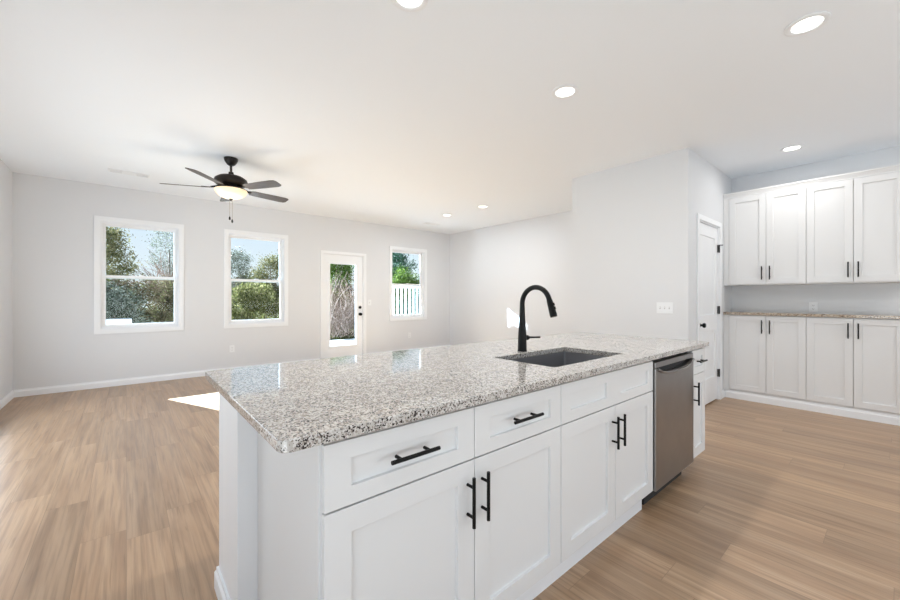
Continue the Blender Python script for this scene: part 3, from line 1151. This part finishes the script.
for (cx_, cy_, zb) in ((.012, .0, 2.085), (-.012, .004, 2.115)):
    bm = bmesh.new()
    tube(bm, [(cx_, cy_, 2.300), (cx_, cy_, zb)], .0016, 6)
    ch = finish('pull_chain', bm, M_CHAIN, fan)
    bm = bmesh.new()
    lathe(bm, [(0, .0), (.006, -.003), (.010, -.020), (.009, -.036), (0, -.044)], 14, cx_, cy_, zb)
    finish('fob', bm, M_BLACK, ch, 0, True)
for k in range(5):
    a_ = R(228.8 + 72 * k)
    rot = Matrix.Rotation(a_, 4, 'Z')
    pitch = Matrix.Rotation(R(-13), 4, 'X')
    bm = bmesh.new()
    # outline of a blade along +x, slightly wider at the tip, clipped corners
    out = [(.215, -.050), (.26, -.058), (.60, -.068), (.645, -.060), (.664, -.040), (.664, .040), (.645, .060), (.60, .068), (.26, .058), (.215, .050)]
    top = [bm.verts.new((x, y, .003)) for x, y in out]
    bot = [bm.verts.new((x, y, -.003)) for x, y in out]
    bm.faces.new(top)
    bm.faces.new(list(reversed(bot)))
    for j in range(len(out)):
        bm.faces.new((top[j], bot[j], bot[(j + 1) % len(out)], top[(j + 1) % len(out)]))
    bl = finish('blade', bm, M_BLADE, fan, 0.001)
    bl.matrix_local = Matrix.Translation((0, 0, 2.424)) @ rot @ pitch
    bm = bmesh.new()
    tube(bm, [(.09, 0, .030), (.14, 0, .018), (.20, 0, .0065)], [.013, .012, .009], 10)
    box(bm, .190, .285, -.028, .028, .0034, .0085)
    finish('blade_arm', bm, M_BRONZE, bl, 0.001, True)
fl = bpy.data.lights.new('fan_lamp', 'POINT')
fl.energy = 4
fl.color = (1.0, 0.95, 0.88)
fl.shadow_soft_size = 0.12
flo = bpy.data.objects.new('fan_lamp', fl)
C.objects.link(flo)
flo.location = (0.893, 4.83, 2.26)

# ------------------------------------------------------------------ outdoors
GZ = -0.16
struct('ground', boxes((-40, 60, YB + .16, 70, GZ - .2, GZ)), M_GROUND)
struct('patio_slab', boxes((1.5, 9.0, YB + .17, 11.85, GZ + .001, GZ + .03)), M_CONC)
o = finish('garden_wall', boxes((-2.6, 0.10, 11.4, 11.6, GZ, 0.76)), M_WHITEWALL, None, 0.01)
tag(o, 'low white garden wall outside the leftmost window', 'garden wall')


def quads_mesh(name, V4, material, parent):
    """V4: (n, 4, 3) corners."""
    n_ = len(V4)
    me = bpy.data.meshes.new(name)
    me.vertices.add(n_ * 4)
    me.vertices.foreach_set('co', V4.reshape(-1))
    me.loops.add(n_ * 4)
    me.loops.foreach_set('vertex_index', np.arange(n_ * 4, dtype=np.int32))
    me.polygons.add(n_)
    me.polygons.foreach_set('loop_start', np.arange(0, n_ * 4, 4, dtype=np.int32))
    me.update(calc_edges=True)
    me.validate()
    me.materials.append(material)
    o = bpy.data.objects.new(name, me)
    C.objects.link(o)
    o.parent = parent
    return o


def leaves(center, radii, n, size, clusters, spread, up=0.0):
    c = rng.normal(size=(clusters, 3))
    c /= np.linalg.norm(c, axis=1)[:, None]
    c *= rng.uniform(0.25, 1.0, (clusters, 1)) ** 0.5
    c = c * np.array(radii) * 0.88 + np.array(center)
    idx = rng.integers(0, clusters, n)
    p = c[idx] + rng.normal(size=(n, 3)) * spread
    a = rng.normal(size=(n, 3))
    a[:, 2] -= up
    a /= np.linalg.norm(a, axis=1)[:, None]
    b = np.cross(a, rng.normal(size=(n, 3)))
    b /= np.linalg.norm(b, axis=1)[:, None]
    s = size * rng.uniform(0.6, 1.4, (n, 1))
    a = a * s
    b = b * s * 0.42
    # bent little blade: base, side, tip, side
    nrm_ = np.cross(a, b)
    nrm_ /= np.linalg.norm(nrm_, axis=1)[:, None]
    V4 = np.stack([p - a, p + b + nrm_ * s * .12, p + a, p - b + nrm_ * s * .12], 1)
    return V4, c


def tree(name, label, cat, x, y, zc, radii, n, material, size=0.06, clusters=40, spread=0.14, group='trees and shrubs outside', stems=8, trunk_r=0.05, up=0.0):
    t = thing(name, label, cat, (x, y, GZ), 0, group)
    V4, cl = leaves((0, 0, zc - GZ), radii, n, size, clusters, spread, up)
    V4[:, :, 2] = np.maximum(V4[:, :, 2], 0.01)
    quads_mesh('foliage', V4, material, t)
    bm = bmesh.new()
    zt = max(zc - GZ, 0.4)
    tube(bm, [(0, 0, 0), (.03, .02, zt * .5), (0, 0, zt)], [trunk_r, trunk_r * .8, trunk_r * .5], 8)
    for c_ in cl[:stems]:
        b0 = Vector((.02, .01, zt * random.uniform(.35, .7)))
        e0 = Vector(c_)
        tube(bm, [b0, b0.lerp(e0, .5) + Vector((random.uniform(-.08, .08), random.uniform(-.08, .08), .05)), e0], [trunk_r * .45, trunk_r * .3, trunk_r * .12], 6)
    finish('trunk', bm, M_BARK, t, 0, 'all')
    return t


def twigs(count, x0, x1, y0, y1, hmax, rad=0.006, lean=0.8, z0=0.0):
    bm = bmesh.new()
    for _ in range(count):
        p = Vector((random.uniform(x0, x1), random.uniform(y0, y1), z0 + random.uniform(0, .3) * (hmax - z0)))
        d = Vector((random.uniform(-lean, lean), random.uniform(-.4, .4), random.uniform(.35, 1.1))).normalized()
        pts = [p.copy()]
        L_ = random.uniform(.5, 1.0) * hmax
        sag = Vector((random.uniform(-.5, .5), random.uniform(-.3, .3), -random.uniform(.2, 1.2)))
        k = 7
        for j in range(k):
            p = p + d * L_ / k
            d = (d + sag / k + Vector((random.uniform(-.3, .3), random.uniform(-.3, .3), random.uniform(-.25, .25)))).normalized()
            if p.z < 0.02:
                p.z = 0.02
            pts.append(p.copy())
        r_ = rad * random.uniform(.5, 1.3)
        tube(bm, pts, [r_ * (1 - .7 * j / k) for j in range(k + 1)], 4, False)
    return bm


# seen through the leftmost window
tree('broadleaf_tree', 'big olive-brown tree filling the top left of the leftmost window', 'tree', -.66, 13.9, 2.6, (1.0, .8, 1.2), 9000, M_OLIVE, .034, 60, .13)
b_ = tree('bare_tree', 'thin nearly bare tree against the sky, right part of the leftmost window', 'tree', 1.06, 15.3, 2.8, (.6, .5, 1.1), 2600, M_GREYGREEN, .026, 40, .13, stems=0, trunk_r=.04)
bm = twigs(190, -.3, .3, -.2, .2, 1.85, .014, .45, 1.2)
finish('branches', bm, M_TWIG, b_)
tree('grey_shrub', 'grey-green shrub low in the left half of the leftmost window', 'shrub', -.40, 12.45, .8, (.85, .4, 1.05), 11000, M_GREYGREEN, .032, 60, .12)
tree('brown_shrub', 'brown winter shrub low in the right half of the leftmost window', 'shrub', .74, 13.5, .85, (.85, .4, 1.1), 10000, M_BROWN, .032, 64, .12)
# second window
tree('pale_tree', 'pale grey-leaved tree in the upper left of the second window', 'tree', 3.7, 19.4, 2.0, (1.45, .7, 1.45), 12000, M_GREYGREEN, .036, 60, .15)
tree('broadleaf_tree', 'olive tree in the upper right of the second window', 'tree', 4.85, 17.2, 1.95, (1.15, .6, 1.2), 10000, M_OLIVE, .040, 60, .15)
tree('drooping_shrub', 'yellow-green drooping shrub filling the lower half of the second window', 'shrub', 3.45, 15.4, .7, (1.5, .5, 1.2), 12000, M_YGREEN, .05, 70, .13, up=1.6)
# glazed door
tree('green_tree', 'green tree crown seen at the top of the glazed door', 'tree', 6.4, 14.6, 2.4, (1.0, .6, .9), 6500, M_GREEN, .042, 44, .14)
v_ = thing('bare_shrub', 'tangled bare brown shrub filling the glass of the back door', 'shrub', (5.75, 12.6, GZ), 0, 'trees and shrubs outside')
finish('branches', twigs(520, -.75, .85, -.25, .3, 2.2, .009, .8), M_TWIG, v_)
V4, cl = leaves((0, .3, .9), (.85, .25, .95), 5000, .030, 50, .11)
V4[:, :, 2] = np.maximum(V4[:, :, 2], 0.01)
quads_mesh('foliage', V4, M_BROWN, v_)
# far window
tree('dark_green_tree', 'dark green tree at the top of the far window beyond the fence', 'tree', 9.6, 15.6, 2.6, (1.4, .8, 1.4), 10000, M_DGREEN, .045, 60, .15)
tree('bright_green_tree', 'bright green bushy tree just above the white fence', 'tree', 9.0, 13.3, 1.6, (1.2, .6, 1.0), 9000, M_GREEN, .042, 54, .14)
tree('dark_evergreen', 'dark evergreen filling the gaps behind the white fence', 'tree', 8.1, 11.0, .6, (1.15, .35, .9), 9000, M_DGREEN, .05, 54, .13)
# added out of view; crown shaped to keep most sun off the far window
t = tree('added_shade_tree', 'added unseen tree shading the far window, close to the house beside the glazed door', 'tree', 4.9, 9.1, 2.4, (.3, .3, .3), 300, M_GREEN, .04, 12, .1, stems=0, trunk_r=.03)
V4, cl = leaves((-.98, 0, 2.80 - GZ), (.50, .40, .74), 14000, .06, 110, .06)
V5, cl = leaves((-.64, 0, 2.62 - GZ), (.24, .30, .34), 4000, .06, 40, .05)
V4 = np.concatenate([V4, V5])
V4 = V4[V4[:, :, 2].min(1) > 2.28 - GZ]
quads_mesh('leaning_crown', V4, M_GREEN, t)
bm = bmesh.new()
tube(bm, [(0, 0, 2.3), (-.4, 0, 2.75), (-.95, 0, 3.0)], [.025, .018, .010], 6)
finish('leaning_branch', bm, M_BARK, t)
# background row closing the view beyond
bgx = [(-3.4, 23), (-.6, 23.4), (2.2, 23), (5.0, 23.6), (7.8, 23), (10.6, 23.4), (13.4, 23), (17.6, 23.8)]
bt = None
labs = ['brown tree in the distant row, leftmost one', 'brown tree in the distant row behind the big olive tree', 'brown tree in the distant row behind the bare tree', 'brown tree in the distant row behind the pale tree',
        'brown tree in the distant row left of the glazed door', 'brown tree in the distant row behind the glazed door', 'brown tree in the distant row behind the bright green tree', 'brown tree in the distant row, rightmost one']
for (x, y), lab in zip(bgx, labs):
    if bt is None:
        bt = tree('distant_tree', lab, 'tree', x, y, 1.15, (1.3, .9, 1.4), 7000, M_BROWN, .06, 50, .22, 'distant trees behind the garden')
    else:
        q = dup(bt)
        q.location = (x, y, GZ)
        q.rotation_euler = (0, 0, random.uniform(0, 6))
        q['label'] = lab

# white picket fence outside the far window
fn = thing('picket_fence', 'white vertical board fence outside the far window', 'fence', (5.3, 9.2, GZ))
for k in range(15):
    x = k * .136
    finish('picket', boxes((x, x + .070, 0, .016, .04, 1.80)), M_WHITEWALL, fn, 0.003)
for z_ in (.25, 1.68):
    finish('fence_rail', boxes((-.05, 2.03, .0165, .05, z_, z_ + .09)), M_WHITEWALL, fn)
for x in (-.14, 2.03):
    finish('fence_post', boxes((x, x + .09, -.02, .07, 0, 1.9)), M_WHITEWALL, fn, 0.004)
